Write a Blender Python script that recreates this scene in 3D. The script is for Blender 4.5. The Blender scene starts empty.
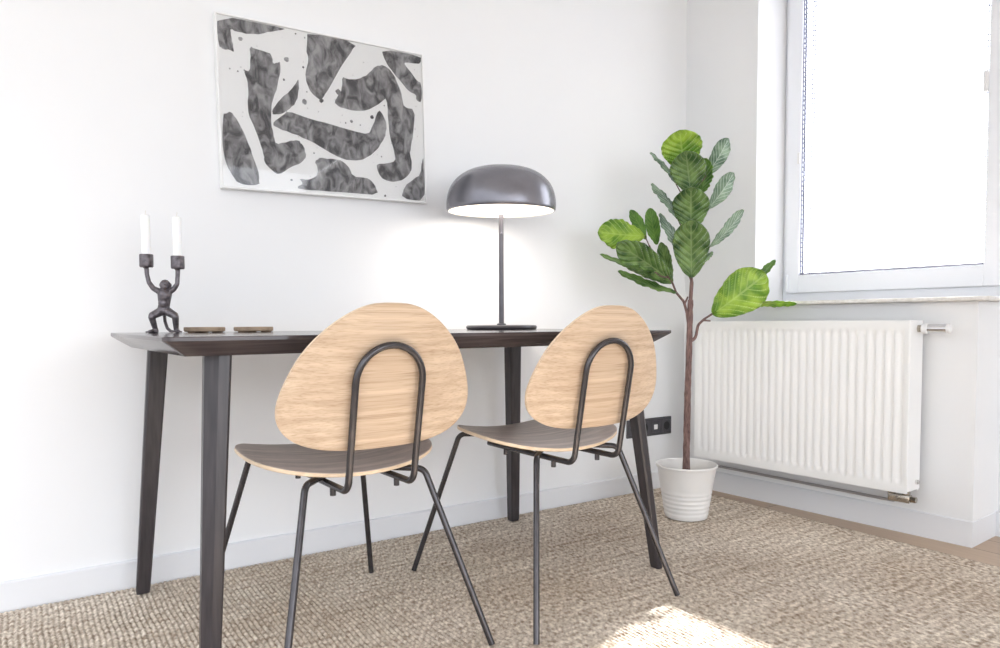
import bpy, bmesh, math, random
import numpy as np
from mathutils import Vector, Matrix
from mathutils.geometry import tessellate_polygon
random.seed(7)
scene = bpy.context.scene
col = scene.collection
PI = math.pi

# ---------------------------------------------------------------- helpers
def link(o, parent=None):
    col.objects.link(o)
    if parent is not None: o.parent = parent
    return o
def mesh_obj(name, bm, mats, parent=None, smooth=False, loc=None, angle=None):
    bm.normal_update()
    me = bpy.data.meshes.new(name)
    bm.to_mesh(me); bm.free()
    for m in (mats if isinstance(mats, (list, tuple)) else [mats]): me.materials.append(m)
    if smooth or angle:
        for p in me.polygons: p.use_smooth = True
        if angle: me.set_sharp_from_angle(angle=math.radians(angle))
    o = bpy.data.objects.new(name, me)
    if loc is not None: o.location = loc
    return link(o, parent)
def empty(name, loc=(0, 0, 0), rz=0.0):
    o = bpy.data.objects.new(name, None); o.empty_display_size = 0.05
    o.location = loc; o.rotation_euler = (0, 0, rz)
    return link(o)
def tag(o, label=None, cat=None, group=None, kind=None):
    if label: o['label'] = label
    if cat: o['category'] = cat
    if group: o['group'] = group
    if kind: o['kind'] = kind
    return o
def box(bm, p0, p1, bevel=0.0, seg=2, mat=0, M=None):
    x0, y0, z0 = p0; x1, y1, z1 = p1
    vs = [bm.verts.new(v) for v in [(x0,y0,z0),(x1,y0,z0),(x1,y1,z0),(x0,y1,z0),(x0,y0,z1),(x1,y0,z1),(x1,y1,z1),(x0,y1,z1)]]
    fs = [bm.faces.new([vs[i] for i in f]) for f in [(3,2,1,0),(4,5,6,7),(0,1,5,4),(1,2,6,5),(2,3,7,6),(3,0,4,7)]]
    for f in fs: f.material_index = mat
    bmesh.ops.recalc_face_normals(bm, faces=fs)
    if bevel > 0:
        es = list({e for f in fs for e in f.edges})
        r = bmesh.ops.bevel(bm, geom=es, offset=bevel, segments=seg, profile=0.5, affect='EDGES')
        for f in r['faces']: f.material_index = mat
    if M is not None:
        pass
    return vs
def tube(bm, pts, rad, seg=12, cap=True, mat=0):
    """tube along a polyline; rad number or list"""
    pts = [Vector(p) for p in pts]; n = len(pts)
    rads = rad if isinstance(rad, (list, tuple)) else [rad]*n
    rings = []; t0 = (pts[1]-pts[0]).normalized()
    up = Vector((0, 0, 1)) if abs(t0.z) < 0.9 else Vector((1, 0, 0))
    nrm = t0.cross(up).normalized()
    prev = t0
    for i, p in enumerate(pts):
        if i == 0: t = t0
        elif i == n-1: t = (pts[-1]-pts[-2]).normalized()
        else: t = ((pts[i+1]-pts[i]).normalized()+(pts[i]-pts[i-1]).normalized()).normalized()
        q = prev.rotation_difference(t); nrm = (q @ nrm).normalized(); prev = t
        b = t.cross(nrm).normalized()
        rings.append([bm.verts.new(p+(nrm*math.cos(a)+b*math.sin(a))*rads[i]) for a in [2*PI*k/seg for k in range(seg)]])
    for i in range(n-1):
        for k in range(seg):
            f = bm.faces.new((rings[i][k], rings[i][(k+1)%seg], rings[i+1][(k+1)%seg], rings[i+1][k])); f.material_index = mat
    if cap:
        f = bm.faces.new(list(reversed(rings[0]))); f.material_index = mat
        f = bm.faces.new(rings[-1]); f.material_index = mat
    return rings
def fillet(pts, rads, seg=8):
    """round the inner corners of a polyline with quadratic-ish arcs"""
    pts = [Vector(p) for p in pts]; out = [pts[0]]
    for i in range(1, len(pts)-1):
        a, b, c = pts[i-1], pts[i], pts[i+1]; r = rads[i-1]
        u = (a-b).normalized(); v = (c-b).normalized(); ang = u.angle(v)
        d = min(r/math.tan(ang/2), (a-b).length*0.49, (c-b).length*0.49); rr = d*math.tan(ang/2)
        cen = b+(u+v).normalized()*(rr/math.sin(ang/2))
        s = b+u*d-cen; e = b+v*d-cen; tot = s.angle(e)
        for k in range(seg+1):
            t = k/seg
            w = (s*math.sin((1-t)*tot)+e*math.sin(t*tot))/math.sin(tot)
            out.append(cen+w)
    out.append(pts[-1])
    return out
def lathe(bm, prof, seg=48, mat=0, center=(0, 0, 0), closed=False):
    cx, cy, cz = center; rings = []
    for r, z in prof:
        if r < 1e-6: rings.append([bm.verts.new((cx, cy, cz+z))])
        else: rings.append([bm.verts.new((cx+r*math.cos(2*PI*k/seg), cy+r*math.sin(2*PI*k/seg), cz+z)) for k in range(seg)])
    pairs = list(zip(rings[:-1], rings[1:]))
    if closed: pairs.append((rings[-1], rings[0]))
    for A, B in pairs:
        for k in range(seg):
            k2 = (k+1) % seg
            if len(A) == 1 and len(B) == 1: continue
            if len(A) == 1: f = bm.faces.new((A[0], B[k2], B[k]))
            elif len(B) == 1: f = bm.faces.new((A[k], A[k2], B[0]))
            else: f = bm.faces.new((A[k], A[k2], B[k2], B[k]))
            f.material_index = mat
def recalc(bm): bmesh.ops.recalc_face_normals(bm, faces=bm.faces[:])

# ---------------------------------------------------------------- materials
def mat(name, rgb, rough=0.5, metal=0.0, spec=0.5, coat=0.0):
    m = bpy.data.materials.new(name); m.use_nodes = True
    b = m.node_tree.nodes['Principled BSDF']
    b.inputs['Base Color'].default_value = (*rgb, 1); b.inputs['Roughness'].default_value = rough
    b.inputs['Metallic'].default_value = metal; b.inputs['Specular IOR Level'].default_value = spec
    b.inputs['Coat Weight'].default_value = coat
    return m
def nodes(m): return m.node_tree.nodes, m.node_tree.links, m.node_tree.nodes['Principled BSDF']
def add_noise(m, c0, c1, scale=(1, 1, 1), nscale=5.0, detail=4, bump=0.0, dist=0.001, p0=0.3, p1=0.7, coord='Object', distort=0.0, rough=None):
    N, L, b = nodes(m)
    tc = N.new('ShaderNodeTexCoord'); mp = N.new('ShaderNodeMapping'); mp.inputs['Scale'].default_value = scale
    nz = N.new('ShaderNodeTexNoise'); nz.inputs['Scale'].default_value = nscale; nz.inputs['Detail'].default_value = detail
    nz.inputs['Distortion'].default_value = distort
    L.new(tc.outputs[coord], mp.inputs[0]); L.new(mp.outputs[0], nz.inputs['Vector'])
    cr = N.new('ShaderNodeValToRGB'); cr.color_ramp.elements[0].position = p0; cr.color_ramp.elements[1].position = p1
    cr.color_ramp.elements[0].color = (*c0, 1); cr.color_ramp.elements[1].color = (*c1, 1)
    L.new(nz.outputs['Fac'], cr.inputs[0]); L.new(cr.outputs[0], b.inputs['Base Color'])
    if bump > 0:
        bp = N.new('ShaderNodeBump'); bp.inputs['Strength'].default_value = bump; bp.inputs['Distance'].default_value = dist
        L.new(nz.outputs['Fac'], bp.inputs['Height']); L.new(bp.outputs[0], b.inputs['Normal'])
    if rough:
        mr = N.new('ShaderNodeMapRange'); mr.inputs['To Min'].default_value = rough[0]; mr.inputs['To Max'].default_value = rough[1]
        L.new(nz.outputs['Fac'], mr.inputs['Value']); L.new(mr.outputs[0], b.inputs['Roughness'])
    return cr

M_wall = mat('wall_paint', (.86, .865, .87), .85, spec=.2)
add_noise(M_wall, (.855, .86, .868), (.875, .877, .88), nscale=1.5, bump=.08, dist=.001)
M_ceil = mat('ceiling_paint', (.86, .86, .86), .9, spec=.1)
M_trim = mat('satin_white_trim', (.80, .81, .83), .45)
add_noise(M_trim, (.775, .785, .81), (.80, .81, .83), nscale=3)
M_pvc = mat('white_pvc', (.84, .85, .87), .3)
add_noise(M_pvc, (.88, .90, .94), (.90, .92, .96), nscale=2)
M_rad = mat('radiator_enamel', (.86, .86, .85), .3)
add_noise(M_rad, (.90, .90, .89), (.92, .92, .91), nscale=3)
M_sill = mat('sill_stone', (.80, .78, .74), .4)
add_noise(M_sill, (.70, .67, .62), (.85, .83, .80), nscale=60, detail=6)
M_table = mat('dark_stained_wood', (.07, .055, .06), .38)
add_noise(M_table, (.050, .040, .042), (.090, .072, .073), scale=(3, 60, 60), nscale=2.0, detail=6, bump=.015, dist=.0002, rough=(.11, .17))
M_tleg = mat('dark_stained_leg', (.06, .05, .055), .34)
add_noise(M_tleg, (.030, .026, .029), (.054, .046, .050), scale=(60, 60, 3), nscale=2.0, detail=6, bump=.08, dist=.0004)
M_tube = mat('gunmetal_tube', (.085, .08, .085), .20, metal=.6)
add_noise(M_tube, (.060, .056, .060), (.085, .080, .085), nscale=40, detail=3)
M_lamp = mat('lamp_grey_metal', (.13, .12, .135), .27, metal=.55)
add_noise(M_lamp, (.205, .20, .225), (.235, .23, .255), nscale=20)
M_lampd = mat('lamp_stand_metal', (.10, .095, .105), .3, metal=.5)
add_noise(M_lampd, (.085, .08, .09), (.11, .105, .115), nscale=20)
M_lampin = mat('lamp_inner_white', (.9, .88, .84), .5)
add_noise(M_lampin, (.88, .86, .82), (.92, .90, .86), nscale=10)
M_cast = mat('cast_iron_monkey', (.07, .06, .068), .35, metal=.5)
add_noise(M_cast, (.08, .07, .078), (.17, .15, .16), nscale=120, detail=4, bump=.4, dist=.0008)
M_wax = mat('white_wax', (.93, .93, .92), .45)
M_wax.node_tree.nodes['Principled BSDF'].inputs['Subsurface Weight'].default_value = .3
M_wax.node_tree.nodes['Principled BSDF'].inputs['Subsurface Radius'].default_value = (.01, .008, .006)
M_wick = mat('wick', (.75, .72, .66), .9)
M_cork = mat('coaster_wood', (.42, .28, .17), .6)
add_noise(M_cork, (.24, .17, .115), (.40, .30, .21), scale=(4, 40, 40), nscale=3, detail=5)
M_corkd = mat('coaster_foot', (.18, .12, .08), .7)
add_noise(M_corkd, (.14, .09, .06), (.22, .15, .10), nscale=40)
M_pot = mat('pot_glaze', (.84, .83, .81), .35)
add_noise(M_pot, (.82, .81, .79), (.86, .85, .83), nscale=6)
M_soil = mat('soil', (.20, .15, .11), .95)
add_noise(M_soil, (.10, .07, .05), (.34, .27, .20), nscale=120, bump=.8, dist=.004)
M_bark = mat('plant_bark', (.16, .09, .08), .75)
add_noise(M_bark, (.085, .048, .045), (.26, .16, .14), scale=(1, 1, .25), nscale=150, detail=5, bump=.7, dist=.002)
M_socket = mat('anthracite_plastic', (.065, .062, .070), .35)
add_noise(M_socket, (.06, .057, .065), (.072, .069, .077), nscale=20)
M_sockd = mat('socket_black', (.018, .017, .02), .3)
M_whitep = mat('white_plastic', (.85, .85, .85), .35)
M_chrome = mat('chrome', (.75, .74, .73), .15, metal=1)
M_brass = mat('nickel_valve', (.50, .46, .40), .25, metal=1)
M_pipe = mat('grey_pipe', (.42, .40, .40), .35, metal=.4)
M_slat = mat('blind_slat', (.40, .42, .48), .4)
M_cord = mat('blind_cord', (.12, .13, .22), .7)
M_mark = mat('red_tape', (.50, .22, .26), .7)
M_frame = mat('picture_frame_white', (.86, .86, .85), .4)
M_seal = mat('window_seal', (.10, .10, .11), .5)

def glass_mat(name, tint=(1, 1, 1), ior=1.45):
    m = bpy.data.materials.new(name); m.use_nodes = True; N = m.node_tree.nodes; L = m.node_tree.links
    N.remove(N['Principled BSDF']); out = N['Material Output']
    tr = N.new('ShaderNodeBsdfTransparent'); tr.inputs[0].default_value = (*tint, 1)
    gl = N.new('ShaderNodeBsdfGlossy'); gl.inputs['Roughness'].default_value = 0.02
    fr = N.new('ShaderNodeFresnel'); fr.inputs[0].default_value = ior
    mx = N.new('ShaderNodeMixShader'); L.new(fr.outputs[0], mx.inputs[0]); L.new(tr.outputs[0], mx.inputs[1]); L.new(gl.outputs[0], mx.inputs[2])
    L.new(mx.outputs[0], out.inputs[0])
    return m
M_glass = glass_mat('window_glass')
M_picglass = glass_mat('picture_glass', (1, 1, 1), 1.36)

# printed artwork: white paper + washed ink (two slots)
M_paper = mat('print_paper', (.86, .87, .86), .7)
add_noise(M_paper, (.94, .945, .945), (.96, .965, .96), nscale=12)
M_ink = mat('print_ink', (.10, .095, .10), .7)
add_noise(M_ink, (.075, .073, .08), (.42, .415, .425), scale=(1.6, 1, 1), nscale=20, detail=12, distort=.9, p0=.38, p1=.66)

def wood_ply(name, a, b, c, axis_scale, rough=.45):
    """straight-grained veneer: stretched noise bands plus fine pores, grain along local x"""
    m = mat(name, a, rough); N, L, B = nodes(m)
    tc = N.new('ShaderNodeTexCoord')
    mp = N.new('ShaderNodeMapping'); mp.inputs['Scale'].default_value = axis_scale
    L.new(tc.outputs['Object'], mp.inputs[0])
    n1 = N.new('ShaderNodeTexNoise'); n1.inputs['Scale'].default_value = 1.0; n1.inputs['Detail'].default_value = 5; n1.inputs['Distortion'].default_value = .15
    L.new(mp.outputs[0], n1.inputs['Vector'])
    mp2 = N.new('ShaderNodeMapping'); mp2.inputs['Scale'].default_value = [s*6 for s in axis_scale]
    L.new(tc.outputs['Object'], mp2.inputs[0])
    n2 = N.new('ShaderNodeTexNoise'); n2.inputs['Scale'].default_value = 1.0; n2.inputs['Detail'].default_value = 4
    L.new(mp2.outputs[0], n2.inputs['Vector'])
    r1 = N.new('ShaderNodeValToRGB'); r1.color_ramp.elements[0].position = .34; r1.color_ramp.elements[1].position = .66
    r1.color_ramp.elements[0].color = (*b, 1); r1.color_ramp.elements[1].color = (*a, 1)
    L.new(n1.outputs['Fac'], r1.inputs[0])
    r2 = N.new('ShaderNodeValToRGB'); r2.color_ramp.elements[0].position = .30; r2.color_ramp.elements[1].position = .52
    r2.color_ramp.elements[0].color = (*c, 1); r2.color_ramp.elements[1].color = (1, 1, 1, 1)
    L.new(n2.outputs['Fac'], r2.inputs[0])
    mx = N.new('ShaderNodeMix'); mx.data_type = 'RGBA'; mx.blend_type = 'MULTIPLY'; mx.inputs[0].default_value = .8
    L.new(r1.outputs[0], mx.inputs[6]); L.new(r2.outputs[0], mx.inputs[7]); L.new(mx.outputs[2], B.inputs['Base Color'])
    bp = N.new('ShaderNodeBump'); bp.inputs['Strength'].default_value = .15; bp.inputs['Distance'].default_value = .0004
    L.new(n2.outputs['Fac'], bp.inputs['Height']); L.new(bp.outputs[0], B.inputs['Normal'])
    return m
M_oak = wood_ply('oak_veneer', (.67, .53, .39), (.51, .37, .255), (.76, .69, .62), (1.1, 75, 75))
M_seat = wood_ply('grey_brown_veneer', (.64, .53, .47), (.44, .36, .32), (.80, .78, .76), (2.5, 60, 60), .34)
M_ply = mat('plywood_edge', (.76, .60, .42), .5)
add_noise(M_ply, (.66, .49, .32), (.85, .70, .52), scale=(1, 1, 12), nscale=60)

# floorboards
M_floor = mat('oak_floor', (.48, .36, .26), .4)
def floor_nodes():
    N, L, b = nodes(M_floor)
    tc = N.new('ShaderNodeTexCoord'); mp = N.new('ShaderNodeMapping'); mp.inputs['Rotation'].default_value = (0, 0, PI/2)
    L.new(tc.outputs['Object'], mp.inputs[0])
    br = N.new('ShaderNodeTexBrick'); br.inputs['Scale'].default_value = 1; br.inputs['Brick Width'].default_value = 1.2; br.inputs['Row Height'].default_value = .14
    br.inputs['Mortar Size'].default_value = .002; br.inputs['Color1'].default_value = (.50, .36, .25, 1); br.inputs['Color2'].default_value = (.60, .45, .32, 1); br.inputs['Mortar'].default_value = (.2, .14, .1, 1)
    L.new(mp.outputs[0], br.inputs['Vector'])
    mp2 = N.new('ShaderNodeMapping'); mp2.inputs['Scale'].default_value = (40, 2.5, 1); L.new(tc.outputs['Object'], mp2.inputs[0])
    nz = N.new('ShaderNodeTexNoise'); nz.inputs['Scale'].default_value = 1.5; nz.inputs['Detail'].default_value = 6; L.new(mp2.outputs[0], nz.inputs['Vector'])
    cr = N.new('ShaderNodeValToRGB'); cr.color_ramp.elements[0].color = (.72, .68, .64, 1); cr.color_ramp.elements[1].color = (1, 1, 1, 1); L.new(nz.outputs['Fac'], cr.inputs[0])
    mx = N.new('ShaderNodeMix'); mx.data_type = 'RGBA'; mx.blend_type = 'MULTIPLY'; mx.inputs[0].default_value = 1
    L.new(br.outputs['Color'], mx.inputs[6]); L.new(cr.outputs[0], mx.inputs[7]); L.new(mx.outputs[2], b.inputs['Base Color'])
floor_nodes()

# jute rug: fibre colour varies from knot to knot
M_rug = mat('woven_jute', (.50, .40, .31), .95, spec=.1)
def rug_nodes():
    N, L, b = nodes(M_rug)
    tc = N.new('ShaderNodeTexCoord')
    def nz(scale, s, d=3):
        mp = N.new('ShaderNodeMapping'); mp.inputs['Scale'].default_value = scale; L.new(tc.outputs['Object'], mp.inputs[0])
        n = N.new('ShaderNodeTexNoise'); n.inputs['Scale'].default_value = s; n.inputs['Detail'].default_value = d; L.new(mp.outputs[0], n.inputs['Vector']); return n
    def ramp(n, a, c, p0, p1):
        r = N.new('ShaderNodeValToRGB'); r.color_ramp.elements[0].position = p0; r.color_ramp.elements[1].position = p1
        r.color_ramp.elements[0].color = (*a, 1); r.color_ramp.elements[1].color = (*c, 1); L.new(n.outputs['Fac'], r.inputs[0]); return r
    def mul(a, c, f=1.0):
        mx = N.new('ShaderNodeMix'); mx.data_type = 'RGBA'; mx.blend_type = 'MULTIPLY'; mx.inputs[0].default_value = f
        L.new(a, mx.inputs[6]); L.new(c, mx.inputs[7]); return mx.outputs[2]
    base = ramp(nz((85, 62, 1), 1.0, 3), (.41, .33, .26), (.92, .84, .73), .34, .64)     # knot to knot
    strand = ramp(nz((2.0, 55, 1), 1.0, 2), (.80, .77, .74), (1, 1, 1), .35, .60)              # weft courses
    patch = ramp(nz((2.5, 3.5, 1), 1.0, 2), (.86, .83, .80), (1, 1, 1), .35, .62)
    c = mul(mul(base.outputs[0], strand.outputs[0]), patch.outputs[0])
    L.new(c, b.inputs['Base Color'])
    fn = nz((500, 500, 500), 1.0, 2)
    bp = N.new('ShaderNodeBump'); bp.inputs['Strength'].default_value = .5; bp.inputs['Distance'].default_value = .002
    L.new(fn.outputs['Fac'], bp.inputs['Height']); L.new(bp.outputs[0], b.inputs['Normal'])
rug_nodes()

def leaf_mat(name, dark, light, vein, back=False):
    m = mat(name, dark, .30 if not back else .5); N, L, b = nodes(m)
    uv = N.new('ShaderNodeUVMap'); sep = N.new('ShaderNodeSeparateXYZ'); L.new(uv.outputs[0], sep.inputs[0])
    # across = |2x-1|
    a = N.new('ShaderNodeMath'); a.operation = 'MULTIPLY_ADD'; a.inputs[1].default_value = 2; a.inputs[2].default_value = -1; L.new(sep.outputs[0], a.inputs[0])
    ab = N.new('ShaderNodeMath'); ab.operation = 'ABSOLUTE'; L.new(a.outputs[0], ab.inputs[0])
    # vein phase = y*7 - |v|*1.6
    ph = N.new('ShaderNodeMath'); ph.operation = 'MULTIPLY'; ph.inputs[1].default_value = 8.0; L.new(sep.outputs[1], ph.inputs[0])
    p2 = N.new('ShaderNodeMath'); p2.operation = 'MULTIPLY'; p2.inputs[1].default_value = 2.4; L.new(ab.outputs[0], p2.inputs[0])
    sb = N.new('ShaderNodeMath'); sb.operation = 'SUBTRACT'; L.new(ph.outputs[0], sb.inputs[0]); L.new(p2.outputs[0], sb.inputs[1])
    fr = N.new('ShaderNodeMath'); fr.operation = 'FRACT'; L.new(sb.outputs[0], fr.inputs[0])
    c1 = N.new('ShaderNodeMath'); c1.operation = 'SUBTRACT'; c1.inputs[1].default_value = .5; L.new(fr.outputs[0], c1.inputs[0])
    c2 = N.new('ShaderNodeMath'); c2.operation = 'ABSOLUTE'; L.new(c1.outputs[0], c2.inputs[0])        # .5 at vein
    r = N.new('ShaderNodeValToRGB'); r.color_ramp.elements[0].position = .36; r.color_ramp.elements[1].position = .48
    r.color_ramp.elements[0].color = (0, 0, 0, 1); r.color_ramp.elements[1].color = (1, 1, 1, 1); L.new(c2.outputs[0], r.inputs[0])
    mid = N.new('ShaderNodeMath'); mid.operation = 'LESS_THAN'; mid.inputs[1].default_value = .045; L.new(ab.outputs[0], mid.inputs[0])
    mxf = N.new('ShaderNodeMath'); mxf.operation = 'MAXIMUM'; L.new(r.outputs[0], mxf.inputs[0]); L.new(mid.outputs[0], mxf.inputs[1])
    sc = N.new('ShaderNodeMath'); sc.operation = 'MULTIPLY'; sc.inputs[1].default_value = .38 if not back else .6; L.new(mxf.outputs[0], sc.inputs[0])
    tc = N.new('ShaderNodeTexCoord'); nz = N.new('ShaderNodeTexNoise'); nz.inputs['Scale'].default_value = 22; nz.inputs['Detail'].default_value = 4; L.new(tc.outputs['Object'], nz.inputs['Vector'])
    rb = N.new('ShaderNodeValToRGB'); rb.color_ramp.elements[0].position = .36; rb.color_ramp.elements[1].position = .64
    rb.color_ramp.elements[0].color = (*dark, 1); rb.color_ramp.elements[1].color = (*light, 1); L.new(nz.outputs['Fac'], rb.inputs[0])
    mx = N.new('ShaderNodeMix'); mx.data_type = 'RGBA'; L.new(sc.outputs[0], mx.inputs[0]); L.new(rb.outputs[0], mx.inputs[6]); mx.inputs[7].default_value = (*vein, 1)
    L.new(mx.outputs[2], b.inputs['Base Color'])
    b.inputs['Transmission Weight'].default_value = 0
    # thin leaf: some light passes through
    tl = N.new('ShaderNodeBsdfTranslucent'); L.new(mx.outputs[2], tl.inputs[0])
    ms = N.new('ShaderNodeMixShader'); ms.inputs[0].default_value = .25; out = N['Material Output']
    L.new(b.outputs[0], ms.inputs[1]); L.new(tl.outputs[0], ms.inputs[2]); L.new(ms.outputs[0], out.inputs[0])
    return m
LEAF = [leaf_mat('leaf_dark_green', (.045, .115, .025), (.22, .36, .10), (.40, .52, .22)),  # mottle contrast widened to paint in leaf sheen
        leaf_mat('leaf_mid_green', (.07, .19, .03), (.18, .36, .06), (.36, .52, .14)),
        leaf_mat('leaf_lime_green', (.13, .30, .02), (.42, .62, .07), (.60, .76, .20))]
LEAFB = [leaf_mat('leaf_silver_back', (.10, .18, .11), (.32, .44, .30), (.66, .74, .64), True),
         leaf_mat('leaf_pale_back', (.26, .40, .14), (.46, .60, .26), (.62, .74, .44), True),
         leaf_mat('leaf_lime_back', (.34, .55, .06), (.62, .78, .20), (.80, .88, .46), True)]

# ---------------------------------------------------------------- room
YB = 2.2965                                   # back wall plane
P0 = Vector((2.58, 2.2845, 0)); DU = Vector((.06671, -.99777, 0)); DW = Vector((.99777, .06671, 0))   # window wall: corner, along, outward
RW = Matrix(((DU.x, DW.x, 0, P0.x), (DU.y, DW.y, 0, P0.y), (0, 0, 1, 0), (0, 0, 0, 1)))
def wobj(name, bm, mats, parent=None, **k):
    """mesh drawn in window wall coordinates (u along, w outward, z up)"""
    bm.transform(RW); recalc(bm)
    return mesh_obj(name, bm, mats, parent, **k)
ZC = 2.62; ZF = -.0092         # floorboards lie a rug's thickness below the rug top (z = 0)
bm = bmesh.new(); box(bm, (-1.6, -5, -.1), (3.05, 2.5, ZF)); tag(mesh_obj('floor', bm, M_floor), kind='structure')
bm = bmesh.new(); box(bm, (-1.6, -4.2, ZC), (2.94, 2.5, ZC+.1)); tag(mesh_obj('ceiling', bm, M_ceil), kind='structure')
bm = bmesh.new(); box(bm, (-1.6, YB, ZF), (2.9, YB+.2, ZC)); tag(mesh_obj('wall_back', bm, M_wall), kind='structure')
U0, U1, UP, ZS, ZT, WF = .36, 1.255, 1.205, .835, 2.3, .22      # reveal start, frame end, pilaster end, sill under, head, frame plane
bm = bmesh.new()
box(bm, (-.05, 0, ZF), (U0, .34, ZC)); box(bm, (U0, 0, ZF), (UP, .34, ZS)); box(bm, (UP, WF+.015, ZF), (U1, .34, ZS))
box(bm, (U0, 0, ZT), (7, .34, ZC)); box(bm, (U1, WF+.015, ZF), (7, .34, ZT))  # lintel; solid recess added in place of a balcony door, blocks the sun
tag(wobj('wall_right', bm, M_wall), kind='structure')

def skirting(name, pts, h=.074, t=.012):
    bm = bmesh.new(); prof = [(0, ZF), (t, ZF), (t, h-.004), (t-.004, h), (0, h)]
    pts = [Vector(p) for p in pts]; rows = []
    for i, p in enumerate(pts):
        ds = []
        if i > 0: ds.append((pts[i]-pts[i-1]).normalized())
        if i < len(pts)-1: ds.append((pts[i+1]-pts[i]).normalized())
        ns = [Vector((d.y, -d.x, 0)) for d in ds]       # to the right of travel = into the room
        n = sum(ns, Vector()).normalized(); k = 1/max(.3, n.dot(ns[0]))
        rows.append([bm.verts.new(p+n*(a*k)+Vector((0, 0, z))) for a, z in prof])
    for A, B in zip(rows[:-1], rows[1:]):
        for k in range(len(prof)): bm.faces.new((A[k], A[(k+1)%len(prof)], B[(k+1)%len(prof)], B[k]))
    bm.faces.new(rows[0]); bm.faces.new(list(reversed(rows[-1]))); recalc(bm)
    return tag(mesh_obj(name, bm, M_trim), kind='structure')
def W(u, w, z=0): return RW @ Vector((u, w, z))
skirting('baseboard_back', [(-1.6, YB, 0), (2.595, YB, 0)])
skirting('baseboard_right', [W(0, 0), W(UP-.003, 0), W(UP-.003, WF), W(6.9, WF)], h=.082, t=.005)

# window
win = tag(empty('window_1', W(.78, WF)), kind='structure')
def wpart(name, bm, m, parent=None, **k):
    bm.transform(RW); recalc(bm); par = parent or win
    Mi = Matrix.Translation(-win.location); bm.transform(Mi)
    return mesh_obj(name, bm, m, par, **k)
def ring(bm, u0, u1, z0, z1, wd, w0, w1, bev=.004, wb=None):
    wb = wb or wd
    box(bm, (u0, w0, z0), (u0+wd, w1, z1), bev); box(bm, (u1-wd, w0, z0), (u1, w1, z1), bev)
    box(bm, (u0+wd-.004, w0+.0004, z0), (u1-wd+.004, w1-.0004, z0+wb), bev); box(bm, (u0+wd-.004, w0+.0004, z1-wd), (u1-wd+.004, w1-.0004, z1), bev)
bm = bmesh.new(); ring(bm, U0, U1-.02, .848, ZT, .05, WF, WF+.075, .003, wb=.045); wpart('window_frame', bm, M_pvc)
bm = bmesh.new(); ring(bm, U0+.018, U1-.04, .893, ZT-.03, .066, WF-.018, WF+.05, .005, wb=.078); wpart('sash', bm, M_pvc)
GU0, GU1, GZ0, GZ1 = U0+.084, U1-.106, .971, ZT-.096
bm = bmesh.new(); box(bm, (GU0-.01, WF+.028, GZ0-.01), (GU1+.01, WF+.032, GZ1+.01)); wpart('glass_pane', bm, M_glass)
bm = bmesh.new(); ring(bm, GU0, GU1, GZ0, GZ1, .003, WF+.012, WF+.016, 0); wpart('seal', bm, M_seal)
bm = bmesh.new(); box(bm, (U0, -.045, .836), (1.252, WF+.01, .851), .005, 3); wpart('window_sill', bm, M_sill)
bm = bmesh.new(); box(bm, (.385, WF-.026, .90), (.397, WF-.006, .975), .003); box(bm, (.387, WF-.030, .905), (.395, WF-.024, .913), .002)
wpart('hinge_cover', bm, M_pvc)

# venetian blind: hung inside the sash, a thing of its own
blind = empty('venetian_blind', W(.8, WF, GZ0)); tag(blind, 'white venetian blind with thin open slats in front of the window glass', 'blind')
def bpart(name, bm, m, **k):
    bm.transform(RW); recalc(bm); bm.transform(Matrix.Translation(-blind.location)); return mesh_obj(name, bm, m, blind, **k)
bm = bmesh.new(); z = GZ0+.02; tl = math.radians(8)
while z < GZ1-.04:
    w0, w1 = WF-.010, WF+.006
    vs = [bm.verts.new((u, w, z+(w-w0)*math.tan(tl)+(.0014 if abs(w-(w0+w1)/2) < .001 else 0)+dz)) for dz in (0, .0005) for u in (GU0+.002, GU1-.002) for w in (w0, (w0+w1)/2, w1)]
    for a in range(2):
        bm.faces.new((vs[a], vs[a+1], vs[a+4], vs[a+3])); bm.faces.new((vs[a+6], vs[a+7], vs[a+10], vs[a+9]))
    bm.faces.new((vs[0], vs[3], vs[9], vs[6])); bm.faces.new((vs[2], vs[5], vs[11], vs[8]))
    z += .0205
bpart('slat', bm, M_slat)
bm = bmesh.new(); box(bm, (GU0+.002, WF-.011, GZ0+.002), (GU1-.002, WF+.008, GZ0+.009), .002); bpart('bottom_rail', bm, mat('bottom_rail_grey', (.30, .30, .36), .4))
bm = bmesh.new(); box(bm, (GU0, WF-.016, GZ1-.032), (GU1, WF+.010, GZ1-.004), .003); bpart('head_rail', bm, M_slat)
for u, ww, rr in ((GU0+.006, 0, .0016), (GU0+.048, 1, .0019), (GU1-.004, 0, .0016)):
    bm = bmesh.new(); wa, wb_ = WF-.013, WF+.008
    tube(bm, [(u, wa, GZ0+.005), (u, wa, GZ1-.03)], rr, 6); tube(bm, [(u, wb_, GZ0+.005), (u, wb_, GZ1-.03)], rr, 6)
    z = GZ0+.018
    while z < GZ1-.04: tube(bm, [(u, wa-.001, z), (u, wb_+.001, z+.002)], .0013, 5); z += .0205
    bpart('ladder_cord', bm, M_cord)
bm = bmesh.new(); z = GZ0+.35
while z < GZ1-.04: tube(bm, [(GU0+.007, WF-.014, z), (GU0+.030, WF-.014, z)], .0008, 5); z += .0205
bpart('dark_slat_end', bm, M_cord)  # dark lines added to paint the shaded look of the slat ends
bm = bmesh.new(); tube(bm, [(GU0+.036, WF-.012, GZ0+.01), (GU0+.036, WF-.012, GZ1-.03)], .0009, 6); bpart('pull_cord', bm, M_mark)
bm = bmesh.new(); box(bm, (GU1-.012, WF-.03, 1.585), (GU1+.002, WF-.012, 1.66), .003); bpart('cord_clip', bm, M_whitep)
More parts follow.
